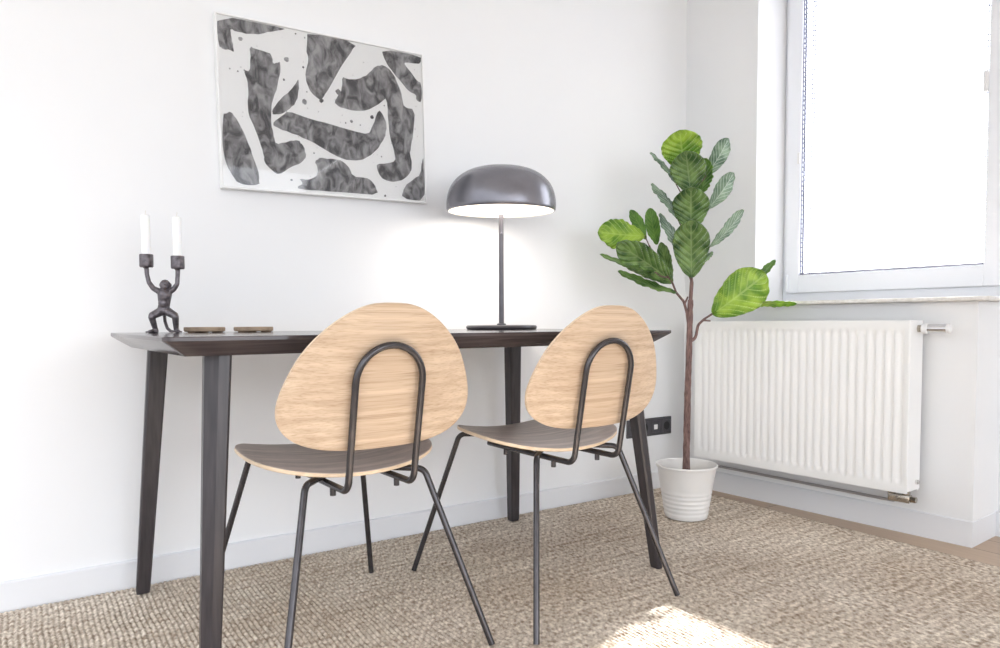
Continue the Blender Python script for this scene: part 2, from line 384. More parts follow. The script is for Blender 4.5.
bm = bmesh.new(); box(bm, (GU0-.008, WF-.03, 1.455), (GU0+.004, WF-.012, 1.505), .003); bpart('cord_clip', bm, M_whitep)

# ---------------------------------------------------------------- rug (real ridges: ropes run away from the window side)
def make_rug():
    x0, x1, y0, y1 = -.75, 2.50, -.35, YB-.016
    px = .0125; nx = int((x1-x0)/(px/5)); ny = int((y1-y0)/.0042)
    xs = np.linspace(x0, x1, nx); ys = np.linspace(y0, y1, ny)
    X, Y = np.meshgrid(xs, ys)
    X2 = X+.0022*np.sin(Y*9+1.3*np.sin(X*3))+.0012*np.sin(Y*31+X*5)
    row = np.floor(X2/px); fx = X2/px-row
    rng = np.random.default_rng(3)
    rid = (row-row.min()).astype(int); ph = rng.random(rid.max()+2)[rid]*6.28; am = .6+.5*rng.random(rid.max()+2)[rid]
    ridge = np.sqrt(np.clip(1-(2*fx-1)**2, 0, 1))
    knot = .5+.5*np.sin(Y/.0150*2*np.pi+ph+2.0*np.sin(Y*23+ph))
    rnd = rng.random((ny, nx))
    Z = .0003+ridge*(.0062+.0018*knot*am)+rnd*.0008
    edge = np.minimum.reduce([X-x0, x1-X, Y-y0, y1-Y]); Z *= np.clip(edge/.006, .05, 1)
    # selvedge braid on the window side
    b = (x1-X); Z += np.where((b < .05) & (b > .003), .0015*(.5+.5*np.sin(b*2*np.pi/.016)), 0)
    co = np.stack([X, Y, Z], -1).reshape(-1, 3).astype(np.float32)
    i = np.arange((ny-1)*(nx-1)); r = i//(nx-1); c = i % (nx-1); a = r*nx+c
    q = np.stack([a, a+1, a+nx+1, a+nx], -1).astype(np.int32)
    me = bpy.data.meshes.new('rug'); me.vertices.add(len(co)); me.vertices.foreach_set('co', co.ravel())
    me.loops.add(q.size); me.loops.foreach_set('vertex_index', q.ravel())
    me.polygons.add(len(q)); me.polygons.foreach_set('loop_start', (np.arange(len(q))*4).astype(np.int32))
    me.update(calc_edges=True); me.polygons.foreach_set('use_smooth', np.ones(len(q), bool)); me.materials.append(M_rug)
    o = bpy.data.objects.new('rug', me); o.location.z = ZF; link(o)
    tag(o, 'large beige brown woven jute rug covering the floor under the desk', 'rug')
    return o
make_rug()

# ---------------------------------------------------------------- radiator
def make_radiator():
    root = empty('radiator', W(.58, -.08, .155)); tag(root, 'long white panel radiator with vertical grooves below the window', 'radiator')
    def rp(name, bm, m, parent=None, **k):
        bm.transform(RW); recalc(bm); bm.transform(Matrix.Translation(-root.location)); return mesh_obj(name, bm, m, parent or root, **k)
    u0, u1, z0, z1 = .155, 1.046, .166, .768; wf = -.138
    def panel(wf, sign):
        bm = bmesh.new(); n = 27; pitch = (u1-u0-.03)/n; us = [u0, u0+.003]
        prof = []
        for k in range(n):
            s = u0+.015+k*pitch
            for f, d in ((.0, 0), (.30, 0), (.42, .35), (.52, .85), (.62, 1), (.80, 1), (.90, .75), (.97, .2)): prof.append((s+f*pitch, d))
        prof = [(u0, 0), (u0+.012, 0)]+prof+[(u1-.012, 0), (u1, 0)]
        zs = [(z0, 0), (z0+.020, 0), (z0+.030, 0), (z0+.040, .55), (z0+.046, .9), (z0+.052, 1), (z1-.052, 1), (z1-.046, .9), (z1-.040, .55), (z1-.030, 0), (z1-.020, 0), (z1, 0)]
        grid = [[bm.verts.new((u, wf+sign*.0060*d*e, z)) for u, d in prof] for z, e in zs]
        for A, B in zip(grid[:-1], grid[1:]):
            for k in range(len(prof)-1): bm.faces.new((A[k], A[k+1], B[k+1], B[k]))
        # returned edges
        def rim(seq, off):
            bk = [bm.verts.new(v.co+Vector((0, sign*off, 0))) for v in seq]
            for k in range(len(seq)-1): bm.faces.new((seq[k], seq[k+1], bk[k+1], bk[k]))
        rim(grid[0], .012); rim(grid[-1], .012); rim([g[0] for g in grid], .012); rim([g[-1] for g in grid], .012)
        return bm
    rp('front_panel', panel(wf, 1), M_rad, smooth=True, angle=35)
    rp('rear_panel', panel(-.048, 1), M_rad, angle=35)
    bm = bmesh.new()      # top grille
    box(bm, (u0+.002, wf+.008, z1-.010), (u0+.012, -.028, z1+.003)); box(bm, (u1-.012, wf+.008, z1-.010), (u1-.002, -.028, z1+.003))
    box(bm, (u0+.002, wf+.006, z1-.008), (u1-.002, wf+.016, z1+.003)); box(bm, (u0+.002, -.040, z1-.008), (u1-.002, -.030, z1+.003))
    n = 46
    for k in range(n):
        u = u0+.02+k*(u1-u0-.04)/(n-1); box(bm, (u-.003, wf+.014, z1-.004), (u+.003, -.038, z1+.001))
    rp('top_grille', bm, M_rad)
    for nm, ua, ub in (('side_panel', u1-.001, u1+.003), ('side_panel', u0-.003, u0+.001)):
        bm = bmesh.new(); box(bm, (ua, wf+.002, z0+.006), (ub, -.036, z1+.002), .001, 1); rp(nm, bm, M_rad)
    # thermostat valve at the upper right corner
    bm = bmesh.new(); zt = .742
    tube(bm, [(u1-.004, -.075, zt), (u1+.010, -.075, zt)], .014, 6); tube(bm, [(u1+.006, -.075, zt), (u1+.018, -.075, zt)], .011, 20)
    rp('valve', bm, M_brass, smooth=True, angle=30)
    bm = bmesh.new(); tube(bm, [(u1+.016, -.075, zt), (u1+.021, -.075, zt), (u1+.032, -.075, zt), (u1+.036, -.075, zt)], [.015, .018, .018, .015], 28)
    rp('thermostat_collar', bm, M_whitep, smooth=True, angle=30)
    bm = bmesh.new(); tube(bm, [(u1+.034, -.075, zt), (u1+.095, -.075, zt)], .0155, 32)
    hd = rp('thermostat_head', bm, M_chrome, smooth=True, angle=30); tag(hd, 'chrome thermostat head')
    bm = bmesh.new(); tube(bm, [(u1+.094, -.075, zt), (u1+.101, -.075, zt), (u1+.104, -.075, zt)], [.0165, .0165, .014], 32)
    rp('end_cap', bm, M_whitep, hd, smooth=True, angle=30)
    bm = bmesh.new(); tube(bm, [(u1+.001, -.066, z0+.034), (u1+.010, -.066, z0+.034)], .009, 6); tube(bm, [(u1+.008, -.066, z0+.034), (u1+.013, -.066, z0+.034)], .006, 14)
    rp('drain_plug', bm, M_chrome, smooth=True, angle=30)
    # bottom connection block
    bm = bmesh.new()
    for u in (.968, 1.018):
        tube(bm, [(u, -.066, z0+.012), (u, -.066, z0-.012)], .009, 16); tube(bm, [(u, -.066, z0-.006), (u, -.066, z0-.018)], .013, 6)
        tube(bm, [(u, -.066, z0-.018), (u, -.066, z0-.042)], .011, 16)
    box(bm, (.960, -.080, z0-.046), (1.034, -.054, z0-.018), .003)
    tube(bm, [(1.032, -.066, z0-.032), (1.052, -.066, z0-.032)], .011, 6)
    tube(bm, [(.993, -.078, z0-.032), (.993, -.092, z0-.032)], .006, 14)
    rp('connection_valve', bm, M_brass, smooth=True, angle=30)
    bm = bmesh.new()
    tube(bm, fillet([(.968, -.060, z0-.028), (.968, -.026, z0-.040), (.958, -.022, z0-.058), (.05, -.022, z0-.053)], [.012, .01], 6), .0055, 14)
    rp('supply_pipe', bm, M_pipe, smooth=True, angle=40)
    for u in (.28, .92):
        bm = bmesh.new(); box(bm, (u-.015, -.046, z0+.04), (u+.015, -.0005, z1-.06), .002); rp('bracket', bm, M_rad)
make_radiator()

# ---------------------------------------------------------------- wall socket strip
def make_socket():
    x0, x1, zc = 2.205, 2.487, .284; h = .041; y = YB
    root = empty('wall_socket', ((x0+x1)/2, y, zc)); tag(root, 'dark grey four gang wall socket behind the desk leg', 'socket')
    def sp(name, bm, m, parent=None, **k):
        bm.transform(Matrix.Translation(-root.location)); recalc(bm); return mesh_obj(name, bm, m, parent or root, **k)
    bm = bmesh.new(); box(bm, (x0, y-.009, zc-h), (x1, y+.002, zc+h), .003, 3); sp('frame', bm, M_socket)
    for k in range(4):
        cx = x0+(k+.5)*(x1-x0)/4
        if k in (0, 1, 3):
            bm = bmesh.new(); box(bm, (cx-.027, y-.0115, zc-.027), (cx+.027, y-.008, zc+.027), .002)
            ins = sp('insert', bm, M_socket)
            bm = bmesh.new(); tube(bm, [(cx, y-.0122, zc), (cx, y-.0100, zc)], .019, 28)
            cup = sp('socket_cup', bm, M_sockd, ins, smooth=True, angle=30)
        else:
            bm = bmesh.new(); box(bm, (cx-.027, y-.0115, zc-.027), (cx+.027, y-.008, zc+.027), .002); ins = sp('insert', bm, M_socket)
            bm = bmesh.new(); box(bm, (cx-.012, y-.0135, zc-.012), (cx+.010, y-.0105, zc+.010), .001); o = sp('data_port', bm, M_whitep, ins); tag(o, 'small white data port')
make_socket()

# ---------------------------------------------------------------- desk
ZTOP = .743
def make_desk():
    root = empty('desk', (.9, 1.87, 0)); tag(root, 'long dark brown wooden desk with thin edges and tapered legs', 'desk')
    def dp(name, bm, m, **k):
        bm.transform(Matrix.Translation(-root.location)); recalc(bm); return mesh_obj(name, bm, m, root, **k)
    x0, x1, y0, y1 = 0, 1.462, -.755, 0
    def loop(inset, z, r, bm):
        vs = []
        for cx, cy, a0 in ((x1-inset-r, y1-inset-r, 0), (x0+inset+r, y1-inset-r, 90), (x0+inset+r, y0+inset+r, 180), (x1-inset-r, y0+inset+r, 270)):
            for k in range(6):
                a = math.radians(a0+k*18); vs.append(bm.verts.new((cx+r*math.cos(a), cy+r*math.sin(a), z)))
        return vs
    bm = bmesh.new()
    L_ = [loop(.0018, ZTOP, .018, bm), loop(0, ZTOP-.0015, .020, bm), loop(0, ZTOP-.0085, .020, bm), loop(.0025, ZTOP-.0110, .018, bm), loop(.044, ZTOP-.0390, .006, bm), loop(.047, ZTOP-.0405, .005, bm)]
    bm.faces.new(L_[0])
    for A, B in zip(L_[:-1], L_[1:]):
        n = len(A)
        for k in range(n): bm.faces.new((A[k], A[(k+1)%n], B[(k+1)%n], B[k]))
    bm.faces.new(list(reversed(L_[-1])))
    bm.transform(Matrix.Translation((.174, 2.220, 0)) @ Matrix.Rotation(math.radians(2.3), 4, 'Z'))
    dp('table_top', bm, M_table, smooth=True, angle=20)
    #      foot x,y      top x,y      outward signs
    for fx, fy, tx, ty, sx, sy in ((.238, 2.212, .286, 2.165, -1, 1), (1.530, 2.214, 1.495, 2.165, 1, 1), (1.609, 1.532, 1.533, 1.585, 1, -1), (.280, 1.510, .319, 1.556, -1, -1)):
        bm = bmesh.new(); secs = []
        for t in (0, .012, .5, .93, 1.0):
            cx = fx+(tx-fx)*t; cy = fy+(ty-fy)*t; z = (ZTOP-.0405)*t+(.0006 if t == 0 else (.003 if t < .1 else 0))
            a = .0180+(.0255-.0180)*t-(.0015 if t == 0 else 0)
            ch = a*.95       # wide chamfer on the outer corner
            sm = a*.22
            pts = [(a, a-ch), (a-ch*.45, a-ch*.45+.0), (a-ch, a), (-a+sm, a), (-a, a-sm), (-a, -a+sm), (-a+sm, -a), (a-sm, -a), (a, -a+sm)]
            ring_ = [bm.verts.new((cx+sx*p, cy+sy*q, z)) for p, q in pts]
            secs.append(ring_)
        for A, B in zip(secs[:-1], secs[1:]):
            n = len(A)
            for k in range(n): bm.faces.new((A[k], A[(k+1)%n], B[(k+1)%n], B[k]))
        bm.faces.new(secs[0]); bm.faces.new(secs[-1])
        dp('leg', bm, M_tleg, smooth=True, angle=25)
make_desk()

# ---------------------------------------------------------------- chairs
def egg(a, b, e, n, k2, K=96):
    out = []
    for i in range(K):
        p = 2*PI*i/K; c = math.copysign(abs(math.cos(p))**(2/n), math.cos(p)); s = math.copysign(abs(math.sin(p))**(2/n), math.sin(p))
        out.append((a*c*(1+e*s+k2*s*s), b*s))
    for _ in range(2):       # resample smoothly
        out = [((out[i-1][0]+2*out[i][0]+out[(i+1) % K][0])/4, (out[i-1][1]+2*out[i][1]+out[(i+1) % K][1])/4) for i in range(K)]
    return out
def shell(outline, surf, thick, cen=(0, 0), mats=(0, 0, 1)):
    """plywood sheet: outline in (s,t), surf(s,t)->Vector, thickness along its normal; slots: top, bottom, edge"""
    bm = bmesh.new(); K = len(outline); R_ = [0, .15, .3, .45, .6, .75, .88, .96, .99, 1.0]
    def nrm(s, t):
        h = 1e-3; return (surf(s+h, t)-surf(s-h, t)).cross(surf(s, t+h)-surf(s, t-h)).normalized()
    sides = []
    for side in (1, -1):
        rings = []
        for r in R_:
            if r == 0: rings.append([bm.verts.new(surf(*cen)+nrm(*cen)*side*thick/2)]); continue
            rg = []
            for s, t in outline:
                q = (cen[0]+(s-cen[0])*r, cen[1]+(t-cen[1])*r); th = thick/2*(.72 if r == 1.0 else 1)
                rg.append(bm.verts.new(surf(*q)+nrm(*q)*side*th))
            rings.append(rg)
        for A, B in zip(rings[:-1], rings[1:]):
            for k in range(K):
                k2 = (k+1) % K
                f = bm.faces.new((A[0], B[k], B[k2])) if len(A) == 1 else bm.faces.new((A[k], B[k], B[k2], A[k2]))
                f.material_index = mats[0] if side == 1 else mats[1]
        sides.append(rings[-1])
    for k in range(K):
        f = bm.faces.new((sides[0][k], sides[0][(k+1) % K], sides[1][(k+1) % K], sides[1][k])); f.material_index = mats[2]
    recalc(bm); return bm
def make_chair(label):
    root = empty('dining_chair'); tag(root, label, 'chair', 'oak and steel chairs at the desk')
    # seat
    so = egg(.2344, .1826, -.0256, 2.103, .2646)
    def seat_s(s, t):
        y = .0186+t; z = .4400+.0754*t+.5017*s*s
        if t > .10: z -= (t-.10)**2*2.2
        return Vector((s, y, z))
    mesh_obj('seat', shell(so, seat_s, .0105, mats=(0, 1, 1)), [M_seat, M_ply], root, smooth=True, angle=35)
    bo = egg(.2176, .1588, -.2989, 3.086, -.1773)
    def back_s(s, t): return Vector((s, -.2590-.2129*t+.4469*s*s+.0005, .6524+t))
    mesh_obj('backrest', shell(bo, back_s, .0095, mats=(0, 0, 1)), [M_oak, M_ply], root, smooth=True, angle=35)
    r = .0078
    # back frame hoop
    hw, hz, hy, by, bz = .080, .7213, -.2885, -.2270, .405
    d = Vector((0, hy-by, hz-bz)).normalized(); top = Vector((0, hy, hz))
    def hoop_half(sg):
        pts = [Vector((sg*hw, .150, .4065)), Vector((sg*hw, by-.001, bz))]
        sh = Vector((sg*hw, 0, 0))+top-d*hw
        return pts, sh
    pl, sl = hoop_half(-1); pr, sr = hoop_half(1)
    path = fillet([pl[0], pl[1], sl], [.030], 8)[:-1]
    cen = top-d*hw
    arc = [cen+Vector((-math.cos(a)*hw, 0, 0))+d*(math.sin(a)*hw) for a in [PI*k/20 for k in range(21)]]
    path += arc+list(reversed(fillet([pr[0], pr[1], sr], [.030], 8)[:-1]))
    bm = bmesh.new(); tube(bm, path, r, 14); recalc(bm)
    hoop = mesh_obj('back_frame', bm, M_tube, root, smooth=True, angle=50)
    for sx in (-1, 1):
        for yy, zz in ((.065, .405), (-.148, .404)):
            bm = bmesh.new(); tube(bm, [(sx*hw, yy, zz), (sx*hw, yy, zz-.021)], .0068, 14); tube(bm, [(sx*hw, yy, zz-.0205), (sx*hw, yy, zz-.0215)], .004, 10)
            mesh_obj('stacking_stud', bm, M_tube, hoop, smooth=True, angle=40)
    # legs: two inverted U pairs
    for nm, wt, yt, wb, yb, zl in (('front', .1525, .2007, .2434, .3256, .434), ('rear', .1485, -.160, .2545, -.2907, .4170)):
        for sx in (-1, 1):
            yc = yt-.088 if nm == 'front' else yt+.088; zc = .436 if nm == 'front' else .4195
            p = fillet([(sx*wb, yb, .0020), (sx*wt, yt, zl), (sx*.055, yc, zc), (0, yc, zc)], [.026, .03], 8)[:-1]+[Vector((sx*.02, yc, zc))]
            bm = bmesh.new(); tube(bm, p, r, 14)
            leg = mesh_obj('leg', bm, M_tube, root, smooth=True, angle=50)
        bm = bmesh.new(); tube(bm, [(-.021, yc, zc), (.021, yc, zc)], r, 14); mesh_obj('crossbar', bm, M_tube, root, smooth=True, angle=50)
    return root
def copy_tree(o, parent=None):
    c = o.copy(); link(c); c.parent = parent
    for ch in [x for x in o.children]: copy_tree(ch, c)
    return c
ch1 = make_chair('oak backed chair with grey-brown seat, left one, nearer the candle holder')
ch2 = copy_tree(ch1)
ch1.location = (.6189, 1.6537, 0); ch1.rotation_euler = (0, 0, .0539)
ch2.location = (1.2175, 1.6178, 0); ch2.rotation_euler = (0, 0, .0435)
ch2['label'] = 'oak backed chair with grey-brown seat, right one, nearer the potted plant'

# ---------------------------------------------------------------- table lamp
def make_lamp():
    x, y = 1.368, 2.05
    root = empty('table_lamp', (x, y, ZTOP)); tag(root, 'dark grey metal mushroom lamp, lit, standing on the desk', 'lamp')
    bm = bmesh.new()
    lathe(bm, [(0, 0), (.118, 0), (.123, .003), (.125, .008), (.123, .013), (.118, .0155), (.0, .0165)], 64); recalc(bm)
    mesh_obj('base', bm, M_lampd, root, smooth=True, angle=40)
    bm = bmesh.new(); lathe(bm, [(0, .015), (.016, .015), (.016, .020), (.009, .023), (.0085, .40), (.0, .40)], 28); recalc(bm)
    pole = mesh_obj('pole', bm, M_lampd, root, smooth=True, angle=40)
    bm = bmesh.new(); tube(bm, [(-.0055, -.0075, .335), (-.007, -.0115, .335)], .004, 12); tube(bm, [(-.007, -.011, .335), (-.009, -.019, .335)], .0022, 10)
    mesh_obj('switch', bm, M_lamp, pole, smooth=True, angle=40)
    zr = .412; H_ = .155; R0 = .191
    outer = [(R0-.004, 0), (R0-.001, .004), (R0, .014), (R0-.0005, .032), (R0-.004, .056), (R0-.013, .082), (R0-.030, .106), (R0-.056, .127), (R0-.092, .143), (R0-.138, .1515), (0.0, H_)]
    inner = [(r_-.003 if r_ > .01 else 0, z_-.003 if z_ > .005 else z_) for r_, z_ in outer]
    # smooth the profile
    def sm(p):
        out = [p[0]]
        for a, b in zip(p[:-1], p[1:]): out += [((3*a[0]+b[0])/4, (3*a[1]+b[1])/4), ((a[0]+3*b[0])/4, (a[1]+3*b[1])/4)]
        return out+[p[-1]]
    outer, inner = sm(outer), sm(inner)
    bm = bmesh.new(); lathe(bm, outer, 72, center=(0, 0, zr)); rimv = [(outer[0][0], 0), (inner[0][0], 0)]
    lathe(bm, rimv, 72, center=(0, 0, zr)); bmesh.ops.remove_doubles(bm, verts=bm.verts[:], dist=1e-6)
    shade = mesh_obj('lamp_shade', bm, M_lamp, root, smooth=True, angle=60)
    tilt = Matrix.Translation((0, 0, zr)) @ Matrix.Rotation(math.radians(1.6), 4, Vector((.83, -.55, 0))) @ Matrix.Translation((0, 0, -zr)); shade.data.transform(tilt)
    bm = bmesh.new(); lathe(bm, inner, 72, center=(0, 0, zr))
    mesh_obj('shade_lining', bm, M_lampin, shade, smooth=True).data.transform(tilt)
    em = bpy.data.materials.new('opal_diffuser'); em.use_nodes = True; b = em.node_tree.nodes['Principled BSDF']
    b.inputs['Base Color'].default_value = (.9, .88, .84, 1); b.inputs['Emission Color'].default_value = (1, .86, .70, 1); b.inputs['Emission Strength'].default_value = 1.4
    bm = bmesh.new(); lathe(bm, [(0, .024), (.150, .024), (.176, .020), (.182, .016), (.176, .012), (.150, .010), (0, .010)], 64, center=(0, 0, zr)); recalc(bm)
    o = mesh_obj('diffuser', bm, em, root, smooth=True, angle=50); o.data.transform(tilt); tag(o, 'glowing white diffuser disc under the shade')
    ld = bpy.data.lights.new('lamp_light', 'AREA'); ld.shape = 'DISK'; ld.size = .30; ld.energy = 1.3; ld.color = (1, .93, .85)
    lo = bpy.data.objects.new('lamp_light', ld); lo.location = (0, 0, zr+.005); lo.parent = root; col.objects.link(lo)
make_lamp()

# ---------------------------------------------------------------- framed picture
ART = [
     [(0.002, 0.998), (0.311, 0.998), (0.256, 0.972), (0.19, 0.934), (0.134, 0.919), (0.079, 0.922), (0.055, 0.931), (0.06, 0.887), (0.067, 0.832), (0.069, 0.798), (0.053, 0.806), (0.026, 0.803), (0.005, 0.817)] ,
     [(0.136, 0.849), (0.172, 0.835), (0.215, 0.833), (0.235, 0.824), (0.239, 0.767), (0.257, 0.781), (0.275, 0.785), (0.267, 0.705), (0.255, 0.633), (0.23, 0.541), (0.22, 0.471), (0.219, 0.412), (0.227, 0.345), (0.236, 0.276), (0.296, 0.308), (0.341, 0.326), (0.368, 0.286), (0.378, 0.227), (0.354, 0.185), (0.301, 0.149), (0.246, 0.094), (0.213, 0.12), (0.181, 0.165), (0.182, 0.203), (0.166, 0.279), (0.146, 0.362), (0.121, 0.444), (0.118, 0.501), (0.126, 0.579), (0.12, 0.645), (0.108, 0.699), (0.133, 0.699), (0.14, 0.773)] ,
     [(0.355, 0.703), (0.347, 0.682), (0.316, 0.626), (0.283, 0.584), (0.249, 0.529), (0.226, 0.482), (0.229, 0.459), (0.262, 0.468), (0.299, 0.498), (0.338, 0.551), (0.35, 0.603), (0.356, 0.654)] ,
     [(0.299, 0.494), (0.389, 0.47), (0.498, 0.447), (0.611, 0.423), (0.695, 0.414), (0.722, 0.482), (0.753, 0.594), (0.784, 0.546), (0.797, 0.483), (0.781, 0.406), (0.736, 0.314), (0.675, 0.253), (0.608, 0.228), (0.543, 0.237), (0.479, 0.276), (0.402, 0.327), (0.327, 0.356), (0.253, 0.379), (0.222, 0.403), (0.262, 0.449)] ,
     [(0.407, 0.998), (0.654, 0.998), (0.606, 0.912), (0.552, 0.796), (0.502, 0.672), (0.461, 0.593), (0.445, 0.601), (0.415, 0.625), (0.393, 0.681), (0.389, 0.75), (0.407, 0.825), (0.396, 0.892), (0.402, 0.964)] ,
     [(0.568, 0.764), (0.592, 0.753), (0.65, 0.765), (0.702, 0.807), (0.745, 0.87), (0.789, 0.89), (0.833, 0.857), (0.862, 0.787), (0.884, 0.704), (0.892, 0.629), (0.955, 0.629), (0.944, 0.473), (0.928, 0.383), (0.918, 0.315), (0.931, 0.251), (0.921, 0.195), (0.884, 0.14), (0.829, 0.116), (0.776, 0.121), (0.739, 0.165), (0.731, 0.228), (0.787, 0.234), (0.837, 0.257), (0.833, 0.326), (0.813, 0.41), (0.804, 0.517), (0.8, 0.678), (0.768, 0.639), (0.715, 0.587), (0.664, 0.561), (0.597, 0.556), (0.548, 0.568), (0.524, 0.591), (0.541, 0.629), (0.566, 0.685)] ,
     [(0.777, 0.993), (0.998, 0.998), (0.997, 0.948), (0.952, 0.938), (0.894, 0.933), (0.933, 0.879), (0.973, 0.821), (0.998, 0.815), (0.996, 0.681), (0.967, 0.687), (0.964, 0.731), (0.921, 0.744), (0.877, 0.801), (0.833, 0.857), (0.799, 0.914)] ,
     [(0.007, 0.416), (0.045, 0.447), (0.071, 0.398), (0.11, 0.29), (0.136, 0.179), (0.156, 0.085), (0.155, 0.017), (0.065, 0.019), (0.025, 0.09), (0.004, 0.182)] ,
     [(0.329, 0.033), (0.36, 0.055), (0.337, 0.083), (0.375, 0.077), (0.422, 0.101), (0.433, 0.153), (0.416, 0.202), (0.447, 0.23), (0.486, 0.224), (0.535, 0.23), (0.583, 0.2), (0.606, 0.124), (0.673, 0.13), (0.715, 0.098), (0.74, 0.019), (0.588, 0.02), (0.459, 0.018), (0.336, 0.019)] ,
     [(0.998, 0.002), (0.864, 0.01), (0.883, 0.092), (0.939, 0.152), (0.977, 0.178), (0.994, 0.325), (0.998, 0.214)] ]
DOTS = [(0.099, 0.882, 0.0056), (0.302, 0.81, 0.0067), (0.379, 0.78, 0.0033), (0.38, 0.566, 0.0078), (0.461, 0.591, 0.0067), (0.546, 0.663, 0.0078), (0.717, 0.532, 0.0056), (0.609, 0.485, 0.0044), (0.654, 0.469, 0.0022), (0.286, 0.683, 0.0033), (0.349, 0.978, 0.0022), (0.391, 0.965, 0.0022), (0.048, 0.696, 0.0022), (0.082, 0.688, 0.0022), (0.11, 0.7, 0.0022), (0.762, 0.278, 0.0022), (0.775, 0.018, 0.0033), (0.579, 0.47, 0.0022), (0.392, 0.631, 0.0022), (0.292, 0.493, 0.0022), (0.785, 0.621, 0.0022), (0.416, 0.252, 0.0022), (0.304, 0.07, 0.0033)]
def make_picture():
    Wd, Ht = .692, .514; cx, cz = .8350, 1.4530
    root = empty('framed_picture', (cx, YB, cz)); root.rotation_euler = (0, -math.radians(1.3), 0)
    tag(root, 'wide framed abstract print of dark brush strokes hanging on the wall', 'picture')
    fw = .006; dpt = .030
    bm = bmesh.new(); a, b = Wd/2, Ht/2
    box(bm, (-a-fw, -dpt, -b-fw), (-a, -.0005, b+fw), .001, 1); box(bm, (a, -dpt, -b-fw), (a+fw, -.0005, b+fw), .001, 1)
    box(bm, (-a, -dpt+.0002, -b-fw), (a, -.0007, -b), .001, 1); box(bm, (-a, -dpt+.0002, b), (a, -.0007, b+fw), .001, 1)
    mesh_obj('frame', bm, M_frame, root)
    bm = bmesh.new(); y = -.024
    box(bm, (-a, y, -b), (a, -.004, b), mat=0)
    def P(u, v, k=0): return ((u-.5)*Wd, y-.0003-.0001*k, (v-.5)*Ht)
    rnd = random.Random(4)
    for si, s in enumerate(ART):
        pts = s
        q = []
        for i in range(len(pts)):       # one corner-cutting pass
            A, B = pts[i], pts[(i+1) % len(pts)]
            for t in (.22, .5, .78):
                jx = rnd.uniform(-1, 1)*.0018; jz = rnd.uniform(-1, 1)*.0024
                q.append((min(.999, max(.001, A[0]+(B[0]-A[0])*t+jx)), min(.999, max(.001, A[1]+(B[1]-A[1])*t+jz))))
        vs = [bm.verts.new(P(u, v, si)) for u, v in q]
        for tri in tessellate_polygon([[Vector((u*Wd, v*Ht, 0)) for u, v in q]]):
            bm.faces.new([vs[k] for k in tri]).material_index = 1
    for u, v, r in DOTS+[(rnd.uniform(.03, .97), rnd.uniform(.05, .95), rnd.uniform(.0006, .0016)) for _ in range(90)]:
        vs = [bm.verts.new((((u-.5)*Wd)+r*1.1*math.cos(a_)*rnd.uniform(.8, 1.2), y-.0002, (v-.5)*Ht+r*1.1*math.sin(a_)*rnd.uniform(.8, 1.2))) for a_ in [2*PI*k/12 for k in range(12)]]
        bm.faces.new(vs).material_index = 1
    for f in bm.faces:
        if f.material_index == 1 and f.normal.y > 0: f.normal_flip()
    bm.normal_update()
    for f in bm.faces:
        if f.material_index == 1 and f.normal.y > 0: f.normal_flip()
    tag(mesh_obj('print', bm, [M_paper, M_ink], root), 'white paper with dark grey abstract brush strokes')
    bm = bmesh.new(); box(bm, (-a, -.0285, -b), (a, -.0268, b)); mesh_obj('glass_cover', bm, M_picglass, root)
make_picture()

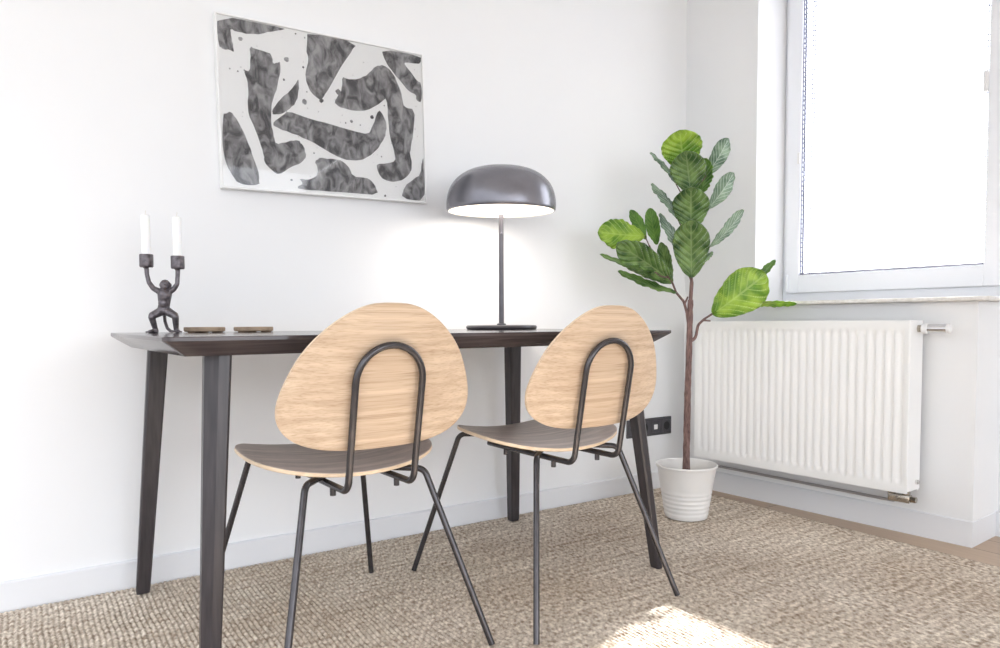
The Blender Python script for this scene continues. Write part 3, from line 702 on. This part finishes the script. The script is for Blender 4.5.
# ---------------------------------------------------------------- candle holder figure
def ball(bm, c, r, sc=(1, 1, 1), rot=None, seg=14):
    Mx = Matrix.Translation(Vector(c)) @ (rot or Matrix.Identity(4)) @ Matrix.Diagonal((r*sc[0], r*sc[1], r*sc[2], 1))
    bmesh.ops.create_icosphere(bm, subdivisions=2, radius=1, matrix=Mx)
def limb(bm, pts, rads, n=5):
    pts = [Vector(p) for p in pts]
    P_, R_ = [], []
    for i in range(len(pts)-1):
        for k in range(n):
            t = k/n; P_.append(pts[i].lerp(pts[i+1], t)); R_.append(rads[i]+(rads[i+1]-rads[i])*t)
    P_.append(pts[-1]); R_.append(rads[-1]); tube(bm, P_, R_, 12)
    for p, r in zip(pts, rads): ball(bm, p, r)
HX, HY = .289, 2.05
def make_figure():
    rz = -math.radians(28)
    root = empty('candle_holder', (HX, HY, ZTOP), rz); tag(root, 'dark cast metal monkey figurine holding up two candle cups on the desk', 'candle holder')
    bm = bmesh.new()
    # torso
    limb(bm, [(-.002, .002, .060), (.001, .0, .075), (.003, -.001, .098), (.004, 0, .110)], [.0150, .0145, .0180, .0135], 4)
    ball(bm, (.004, -.006, .096), .0165, (1.05, .75, 1.1)); ball(bm, (-.002, .0, .057), .0165, (1.1, .9, .8)); ball(bm, (0, -.007, .076), .012, (1.0, .8, 1.2))
    # head: cap, muzzle, brow, ears
    ball(bm, (.006, -.004, .1235), .0138, (1, 1, 1.0)); ball(bm, (.008, -.0135, .118), .0078, (1.05, .85, .8)); ball(bm, (.007, -.0130, .1275), .0062, (1.6, .7, .55))
    ball(bm, (.0085, -.0185, .1225), .0024); ball(bm, (-.0075, -.002, .123), .0042, (.5, 1, 1.2)); ball(bm, (.0195, -.002, .123), .0042, (.5, 1, 1.2))
    # arms up
    limb(bm, [(-.012, 0, .107), (-.026, -.001, .115), (-.036, -.002, .130), (-.0405, -.002, .150), (-.0410, -.002, .168)], [.0082, .0068, .0060, .0056, .0062])
    limb(bm, [(.016, 0, .107), (.027, -.001, .113), (.036, -.002, .126), (.0375, -.002, .146), (.0385, -.002, .164)], [.0082, .0068, .0060, .0056, .0062])
    # fingers gripping the cups
    for hx, hz in ((-.0410, .170), (.0385, .166)):
        for k in range(4):
            a = math.radians(-150+k*40); limb(bm, [(hx+.004*math.cos(a), -.002+.004*math.sin(a), hz-.004), (hx+.011*math.cos(a), -.002+.011*math.sin(a), hz+.002)], [.0026, .0022], 2)
    # legs, crouched and apart
    limb(bm, [(-.009, 0, .055), (-.026, -.010, .045), (-.0275, -.011, .040), (-.023, -.002, .012), (-.022, -.001, .007)], [.0118, .0098, .0090, .0066, .0070])
    limb(bm, [(.008, 0, .056), (.030, -.010, .045), (.0325, -.011, .040), (.0305, -.002, .012), (.031, -.001, .007)], [.0118, .0098, .0090, .0066, .0070])
    # feet with toes
    for fx, s in ((-.022, -1), (.031, 1)):
        limb(bm, [(fx, .003, .0055), (fx+s*.006, -.009, .0045), (fx+s*.010, -.017, .0040)], [.0060, .0058, .0042], 3)
        for k in range(4): limb(bm, [(fx+s*(.006+.002*k), -.014, .0038), (fx+s*(.008+.0035*k), -.021+.0012*k, .0030)], [.0026, .0021], 2)
        limb(bm, [(fx-s*.001, -.007, .0038), (fx-s*.009, -.011, .0032)], [.0028, .0022], 2)
    # tail lying on the table top
    limb(bm, [(-.004, .012, .050), (-.006, .022, .030), (-.002, .026, .012), (.008, .022, .0045), (.018, .012, .0040), (.012, .004, .0040)], [.0045, .0042, .0040, .0038, .0034, .0028])
    me = bpy.data.meshes.new('tmp'); bm.to_mesh(me); bm.free()
    tmp = bpy.data.objects.new('tmp', me); col.objects.link(tmp)
    rm = tmp.modifiers.new('r', 'REMESH'); rm.mode = 'VOXEL'; rm.voxel_size = .0011; rm.use_smooth_shade = True
    s = tmp.modifiers.new('s', 'SMOOTH'); s.factor = .5; s.iterations = 3
    dg = bpy.context.evaluated_depsgraph_get(); fin = bpy.data.meshes.new_from_object(tmp.evaluated_get(dg)); fin.name = 'monkey_body'
    bpy.data.objects.remove(tmp); fin.materials.clear(); fin.materials.append(M_cast)
    for p in fin.polygons: p.use_smooth = True
    fin.transform(Matrix.Diagonal((1, 1, 1.035, 1)))
    body = bpy.data.objects.new('monkey_body', fin); link(body, root)
    cups = []
    for hx, hz in ((-.0410, .1740), (.0385, .1700)):
        bm = bmesh.new(); lathe(bm, [(0, 0), (.0150, 0), (.0165, .0015), (.0170, .003), (.0170, .0325), (.0162, .034), (.0125, .034), (.0120, .032), (.0120, .016), (0, .016)], 36, center=(hx, -.002, hz)); recalc(bm)
        mesh_obj('candle_cup', bm, M_cast, root, smooth=True, angle=35); cups.append((hx, hz))
    out = []
    Rz = Matrix.Rotation(rz, 4, 'Z')
    for i, (hx, hz) in enumerate(cups):
        p = Rz @ Vector((hx, -.002, hz+.0162)); loc = Vector((HX, HY, ZTOP))+p
        if i == 0:
            c = empty('candle', loc)
            bm = bmesh.new(); lathe(bm, [(0, 0), (.0112, 0), (.0112, .116), (.0105, .120), (.006, .1225), (0, .123)], 28); recalc(bm); mesh_obj('wax', bm, M_wax, c, smooth=True, angle=40)
            bm = bmesh.new(); tube(bm, [(0, 0, .122), (.0005, 0, .128), (.0015, 0, .133)], .0008, 8); mesh_obj('wick', bm, M_wick, c)
            first = c
        else: c = copy_tree(first); c.location = loc
        tag(c, ('slim white candle in the left cup of the monkey holder', 'slim white candle in the right cup of the monkey holder')[i], 'candle', 'white candles in the monkey holder')
make_figure()

# coasters
def make_coaster(x, y, label, first=None):
    if first is None:
        c = empty('coaster')
        bm = bmesh.new(); r = .0535
        lathe(bm, [(0, .0025), (r-.012, .0025), (r-.003, .0025), (r, .005), (r, .0135), (r-.0015, .015), (r-.006, .015), (r-.008, .012), (0, .012)], 56); recalc(bm)
        mesh_obj('tray', bm, M_cork, c, smooth=True, angle=35)
        for k in range(3):
            bm = bmesh.new(); a = 2*PI*k/3-.6; tube(bm, [(.036*math.cos(a), .036*math.sin(a), 0), (.036*math.cos(a), .036*math.sin(a), .0028)], .014, 20)
            mesh_obj('foot', bm, M_corkd, c)
    else: c = copy_tree(first)
    c.location = (x, y, ZTOP); tag(c, label, 'coaster', 'wooden coasters on the desk'); return c
c1 = make_coaster(.394, 2.075, 'round brown wooden coaster lying right beside the monkey candle holder')
make_coaster(.523, 2.062, 'round brown wooden coaster nearer the left chair back', c1)

# ---------------------------------------------------------------- potted plant
PL = Vector((2.125, 1.875, .0006))
def make_pot():
    o = empty('plant_pot', PL); tag(o, 'white ribbed ceramic plant pot standing on the rug', 'pot')
    bm = bmesh.new(); prof = [(0, 0), (.078, 0), (.0815, .003)]
    z = .010
    while z < .112:
        rr = .082+(.114-.082)*(z/.205); prof += [(rr-.0016, z), (rr+.0012, z+.004), (rr+.0018, z+.009), (rr+.0012, z+.0135)]; z += .0172
    prof += [(.1005, .118), (.113, .196), (.1155, .200), (.1185, .203), (.1190, .207), (.1175, .210), (.1145, .2095), (.1115, .204), (.103, .155), (.098, .128), (0, .128)]
    lathe(bm, prof, 72); recalc(bm); mesh_obj('vessel', bm, M_pot, o, smooth=True, angle=50)
    return o
make_pot()
LEAVES = [
    ((0.034, 0.045, 1.358), (-0.02, 0.029, 1.51), 0.169, 10, 0.020, 0.12, 1.00),
    ((0.093, 0.025, 1.267), (0.077, -0.017, 1.406), 0.102, -45, 0.010, 0.20, 0.60),
    ((0.008, -0.003, 1.262), (-0.042, -0.021, 1.417), 0.142, 0, 0.015, 0.25, 0.25),
    ((0.004, -0.008, 1.115), (-0.038, -0.044, 1.278), 0.146, 0, 0.015, 0.25, 0.30),
    ((0.001, -0.016, 0.937), (-0.049, -0.055, 1.152), 0.150, 0, 0.015, 0.25, 0.20),
    ((0.091, -0.006, 1.34), (0.2, -0.022, 1.496), 0.079, -155, 0.015, 0.30, 0.10),
    ((0.094, -0.015, 1.211), (0.213, -0.038, 1.36), 0.079, -150, 0.015, 0.30, 0.10),
    ((0.096, -0.024, 1.061), (0.234, -0.072, 1.211), 0.067, -135, 0.012, 0.30, 0.00),
    ((-0.024, 0.044, 1.305), (-0.075, 0.134, 1.436), 0.079, -110, 0.012, 0.20, 0.10),
    ((-0.021, 0.035, 1.165), (-0.075, 0.127, 1.313), 0.094, -115, 0.012, 0.20, 0.00),
    ((0.0, 0.012, 0.989), (-0.052, 0.105, 1.195), 0.094, -118, 0.012, 0.20, 0.00),
    ((0.1, 0.018, 1.006), (0.17, 0.022, 1.046), 0.039, 60, 0.000, 0.20, 0.10),
    ((-0.101, 0.133, 1.108), (-0.269, 0.221, 1.122), 0.134, 14, 0.010, 0.10, 0.95),
    ((-0.069, 0.159, 1.097), (-0.105, 0.214, 1.22), 0.059, -30, 0.010, 0.20, 0.80),
    ((-0.047, 0.12, 1.074), (-0.052, 0.155, 1.225), 0.067, 20, 0.010, 0.20, 0.55),
    ((-0.044, 0.037, 0.919), (-0.243, 0.141, 1.069), 0.130, -18, 0.020, 0.25, 0.15),
    ((-0.024, 0.061, 0.933), (-0.041, 0.104, 1.085), 0.063, 30, 0.010, 0.20, 0.15),
    ((-0.101, 0.078, 0.962), (-0.278, 0.199, 1.033), 0.079, 72, 0.010, 0.20, 0.25),
    ((-0.047, 0.013, 0.88), (-0.235, 0.143, 0.965), 0.087, 66, 0.010, 0.20, 0.20),
    ((-0.06, 0.048, 0.919), (-0.149, 0.111, 0.99), 0.071, 58, 0.010, 0.20, 0.10),
    ((0.063, -0.065, 0.794), (0.225, -0.187, 0.951), 0.177, 8, -0.012, 0.16, 0.90),
    ((0.23, -0.121, 0.908), (0.334, -0.149, 1.012), 0.063, -60, 0.000, 0.20, 0.80),
    ((0.205, -0.108, 0.841), (0.402, -0.203, 0.837), 0.055, 62, 0.000, 0.20, 1.00),
]
def make_plant():
    root = empty('fiddle_leaf_fig', PL); tag(root, 'tall fiddle leaf fig with large green leaves growing from the white pot', 'plant')
    rs = random.Random(11)
    S = lambda pts: [Vector(p) for p in pts]
    bm = bmesh.new()
    tp = S([(-0.012, -0.010, 0.1402), (-0.014, -0.012, 0.28), (-0.009, -0.01, 0.463), (-.002, -.008, .60), (0.004, -0.006, 0.736), (0.010, -0.004, 0.853)])
    dense = []
    for a, b in zip(tp[:-1], tp[1:]):
        for k in range(6): dense.append(a.lerp(b, k/6)+Vector((rs.uniform(-1, 1), rs.uniform(-1, 1), 0))*.0008)
    dense.append(tp[-1]); tube(bm, dense, [.0145-.0040*i/len(dense)+rs.uniform(-.0008, .0008) for i in range(len(dense))], 14)
    mesh_obj('trunk', bm, M_bark, root, smooth=True, angle=60)
    def br(pts, r0, r1):
        bm = bmesh.new(); p = fillet(S(pts), [.03]*(len(pts)-2), 5) if len(pts) > 2 else S(pts)
        tube(bm, p, [r0+(r1-r0)*i/(len(p)-1) for i in range(len(p))], 10); recalc(bm); mesh_obj('branch', bm, M_bark, root, smooth=True, angle=60)
    br([(0.010, -0.004, 0.85), (0.016, -0.004, 0.923), (0.010, 0.012, 1.05), (0.010, 0.022, 1.20), (.02, .035, 1.36)], .0075, .003)
    br([(0.004, -0.005, 0.735), (-0.001, 0.003, 0.80), (-0.010, 0.011, 0.845), (-0.035, 0.029, 0.882), (-0.047, 0.039, 0.923), (-.085, .07, .985), (-.09, .12, 1.07)], .0062, .0025)
    br([(-0.009, 0.01, 0.835), (0.003, 0.003, 0.865)], .0045, .003)
    br([(-0.010, 0.011, 0.850), (-0.028, 0.022, 0.869), (-0.050, 0.016, 0.880)], .003, .0022)
    br([(0.005, -0.007, 0.690), (0.024, -0.019, 0.704), (0.030, -0.025, 0.755), (0.048, -0.042, 0.779), (0.065, -0.064, 0.797), (.14, -.10, .86), (.215, -.115, .90)], .0065, .0022)
    br([(0.046, -0.038, 0.773), (0.072, -0.050, 0.771)], .0040, .0035)
    for b, t in ((0, (.02, .03, 1.33)), (5, (.012, .02, 1.25)), (6, (.011, .018, 1.13)), (7, (.014, .006, .98)), (8, (.012, .02, 1.24)), (9, (.010, .015, 1.10)), (10, (.015, .0, .93)), (1, (.012, .02, 1.2)), (2, (.012, .018, 1.2)), (3, (.012, .01, 1.06)), (11, (.02, .0, .95)), (12, (-.085, .08, 1.00)), (17, (-.06, .05, .94))):
        B = Vector(LEAVES[b][0]); T = Vector(t)
        if (B-T).length > .01:
            bm = bmesh.new(); m = B.lerp(T, .5)+Vector((0, 0, -.006)); tube(bm, [T, m, B], [.0028, .0024, .002], 8); recalc(bm); mesh_obj('petiole', bm, M_bark, root, smooth=True, angle=60)
    view = Vector((.75, .66, 0)).normalized()
    for i, (B, T, w, roll, bend, fold, tint) in enumerate(LEAVES):
        w *= 1.06 if i in (0, 2, 3, 4, 20) else 1.04
        B = Vector(B); T = Vector(T); ax = (T-B); Lg = ax.length; ax.normalize()
        n0 = (-view-ax*(-view).dot(ax)).normalized()
        n = Matrix.Rotation(math.radians(roll), 3, ax) @ n0; side = ax.cross(n).normalized()
        NU, NV = 48, 24; bm = bmesh.new(); uvl = bm.loops.layers.uv.new('UVMap')
        ph = rs.uniform(0, 6); ripple = .0080 if w > .1 else .0042
        def width(u):      # obovate, narrow at the stalk, broad near the rounded tip
            base = math.sin(PI*min(1, max(0, u))**.98)**.58 if 0 < u < 1 else 0
            return w/2*base*(.62+.46*u)/.98*(1+.03*math.sin(9*u+ph))
        def pt(u, v, off):
            ww = width(u); nv = abs(v)
            vein = math.sin(2*PI*(u*8-nv*2.4)+PI/2)
            z = bend*4*u*(1-u)*-1+fold*ww*nv*.9-fold*ww*.4*nv*nv
            z += -ripple*vein*(nv*.9)*(1-.4*nv)*(w/.15)**.5
            z += .004*math.sin(7*u*PI+ph+v)*nv*nv*(w/.15)
            tipc = -.25*bend*max(0, u-.8)*5
            # heart-shaped notch where the blade meets stalk & tip
            uu = u+(.03*(1-nv) if u < .05 else 0)
            return B+ax*(Lg*uu)+side*(v*ww)+n*(z+tipc+off)
        th = .0009
        for off, slot, flip in ((th/2, 0, False), (-th/2, 1, True)):
            g = [[bm.verts.new(pt(a/NU, -1+2*c/NV, off if 0 < c < NV and 0 < a < NU else 0)) for c in range(NV+1)] for a in range(NU+1)]
            for a in range(NU):
                for c in range(NV):
                    q = [(a, c), (a, c+1), (a+1, c+1), (a+1, c)]
                    if flip: q.reverse()
                    f = bm.faces.new([g[x][y] for x, y in q]); f.material_index = slot; f.smooth = True
                    for lp, (x, y) in zip(f.loops, q): lp[uvl].uv = (y/NV, x/NU)
        bmesh.ops.remove_doubles(bm, verts=bm.verts[:], dist=1e-5)
        # check front really faces n
        bm.normal_update()
        s = sum((f.normal.dot(n) for f in bm.faces if f.material_index == 0), 0)
        if s < 0:
            for f in bm.faces: f.normal_flip()
        k = 0 if tint < .35 else (1 if tint < .85 else 2)
        o = mesh_obj('leaf', bm, [LEAF[k], LEAFB[k]], root)
        for p in o.data.polygons: p.use_smooth = True
    return root
make_plant()
bm = bmesh.new(); lathe(bm, [(0, 0), (.0975, 0), (.099, .006), (.05, .010), (0, .012)], 48); recalc(bm)
so = mesh_obj('potting_soil', bm, M_soil, None, smooth=True, loc=(PL.x, PL.y, PL.z+.1285)); tag(so, 'dark soil filling the white ribbed pot', 'soil', kind='stuff')

# ---------------------------------------------------------------- light
w = bpy.data.worlds.new('World'); scene.world = w; w.use_nodes = True
N = w.node_tree.nodes; L = w.node_tree.links; bg = N['Background']
tc = N.new('ShaderNodeTexCoord'); dot = N.new('ShaderNodeVectorMath'); dot.operation = 'DOT_PRODUCT'
sun_dir = Vector((1, .36, .725)).normalized(); dot.inputs[1].default_value = Vector((1, .1, .25)).normalized()
L.new(tc.outputs['Generated'], dot.inputs[0])
cr = N.new('ShaderNodeValToRGB'); cr.color_ramp.elements[0].position = .05; cr.color_ramp.elements[1].position = .85
cr.color_ramp.elements[0].color = (1.0, 1.05, 1.13, 1); cr.color_ramp.elements[1].color = (3.7, 3.87, 4.15, 1)
mr = N.new('ShaderNodeMapRange'); mr.inputs['From Min'].default_value = -1; mr.inputs['From Max'].default_value = 1
L.new(dot.outputs['Value'], mr.inputs['Value']); L.new(mr.outputs[0], cr.inputs[0]); L.new(cr.outputs[0], bg.inputs['Color'])
bg.inputs['Strength'].default_value = 1.0
# the ground outside is darker than the bright hazy sky
sp = N.new('ShaderNodeSeparateXYZ'); L.new(tc.outputs['Generated'], sp.inputs[0])
gr = N.new('ShaderNodeValToRGB'); gr.color_ramp.elements[0].position = .44; gr.color_ramp.elements[1].position = .50
gr.color_ramp.elements[0].color = (.42, .42, .40, 1); gr.color_ramp.elements[1].color = (1, 1, 1, 1)
mz = N.new('ShaderNodeMapRange'); mz.inputs['From Min'].default_value = -1; mz.inputs['From Max'].default_value = 1
L.new(sp.outputs['Z'], mz.inputs['Value']); L.new(mz.outputs[0], gr.inputs[0])
mg = N.new('ShaderNodeMix'); mg.data_type = 'RGBA'; mg.blend_type = 'MULTIPLY'; mg.inputs[0].default_value = 1
L.new(cr.outputs[0], mg.inputs[6]); L.new(gr.outputs[0], mg.inputs[7]); L.new(mg.outputs[2], bg.inputs['Color'])
sd = bpy.data.lights.new('sun', 'SUN'); sd.energy = 34.0; sd.angle = math.radians(1.5); sd.color = (1, .98, .955)
so_ = bpy.data.objects.new('sun', sd); so_.rotation_euler = sun_dir.to_track_quat('Z', 'Y').to_euler(); so_.location = (5, 3, 4); link(so_)

# ---------------------------------------------------------------- camera
cd = bpy.data.cameras.new('camera'); cam = bpy.data.objects.new('camera', cd); link(cam); scene.camera = cam
yaw, p, r = .5862, -.0447, -.0031
F = Vector((math.sin(yaw)*math.cos(p), math.cos(yaw)*math.cos(p), math.sin(p))); rt = Vector((math.cos(yaw), -math.sin(yaw), 0)); up = rt.cross(F)
X = math.cos(r)*rt+math.sin(r)*up; Yv = -math.sin(r)*rt+math.cos(r)*up
cam.matrix_world = Matrix(((X.x, Yv.x, -F.x, 0), (X.y, Yv.y, -F.y, 0), (X.z, Yv.z, -F.z, .77), (0, 0, 0, 1)))
cd.sensor_width = 36; cd.sensor_fit = 'HORIZONTAL'; cd.lens = 700.85*36/1000; cd.shift_y = (353.2-324)/1000; cd.clip_start = .02

vs_ = scene.view_settings; vs_.view_transform = 'Standard'; vs_.look = 'None'; vs_.gamma = 1; vs_.exposure = 0.73; vs_.use_curve_mapping = False
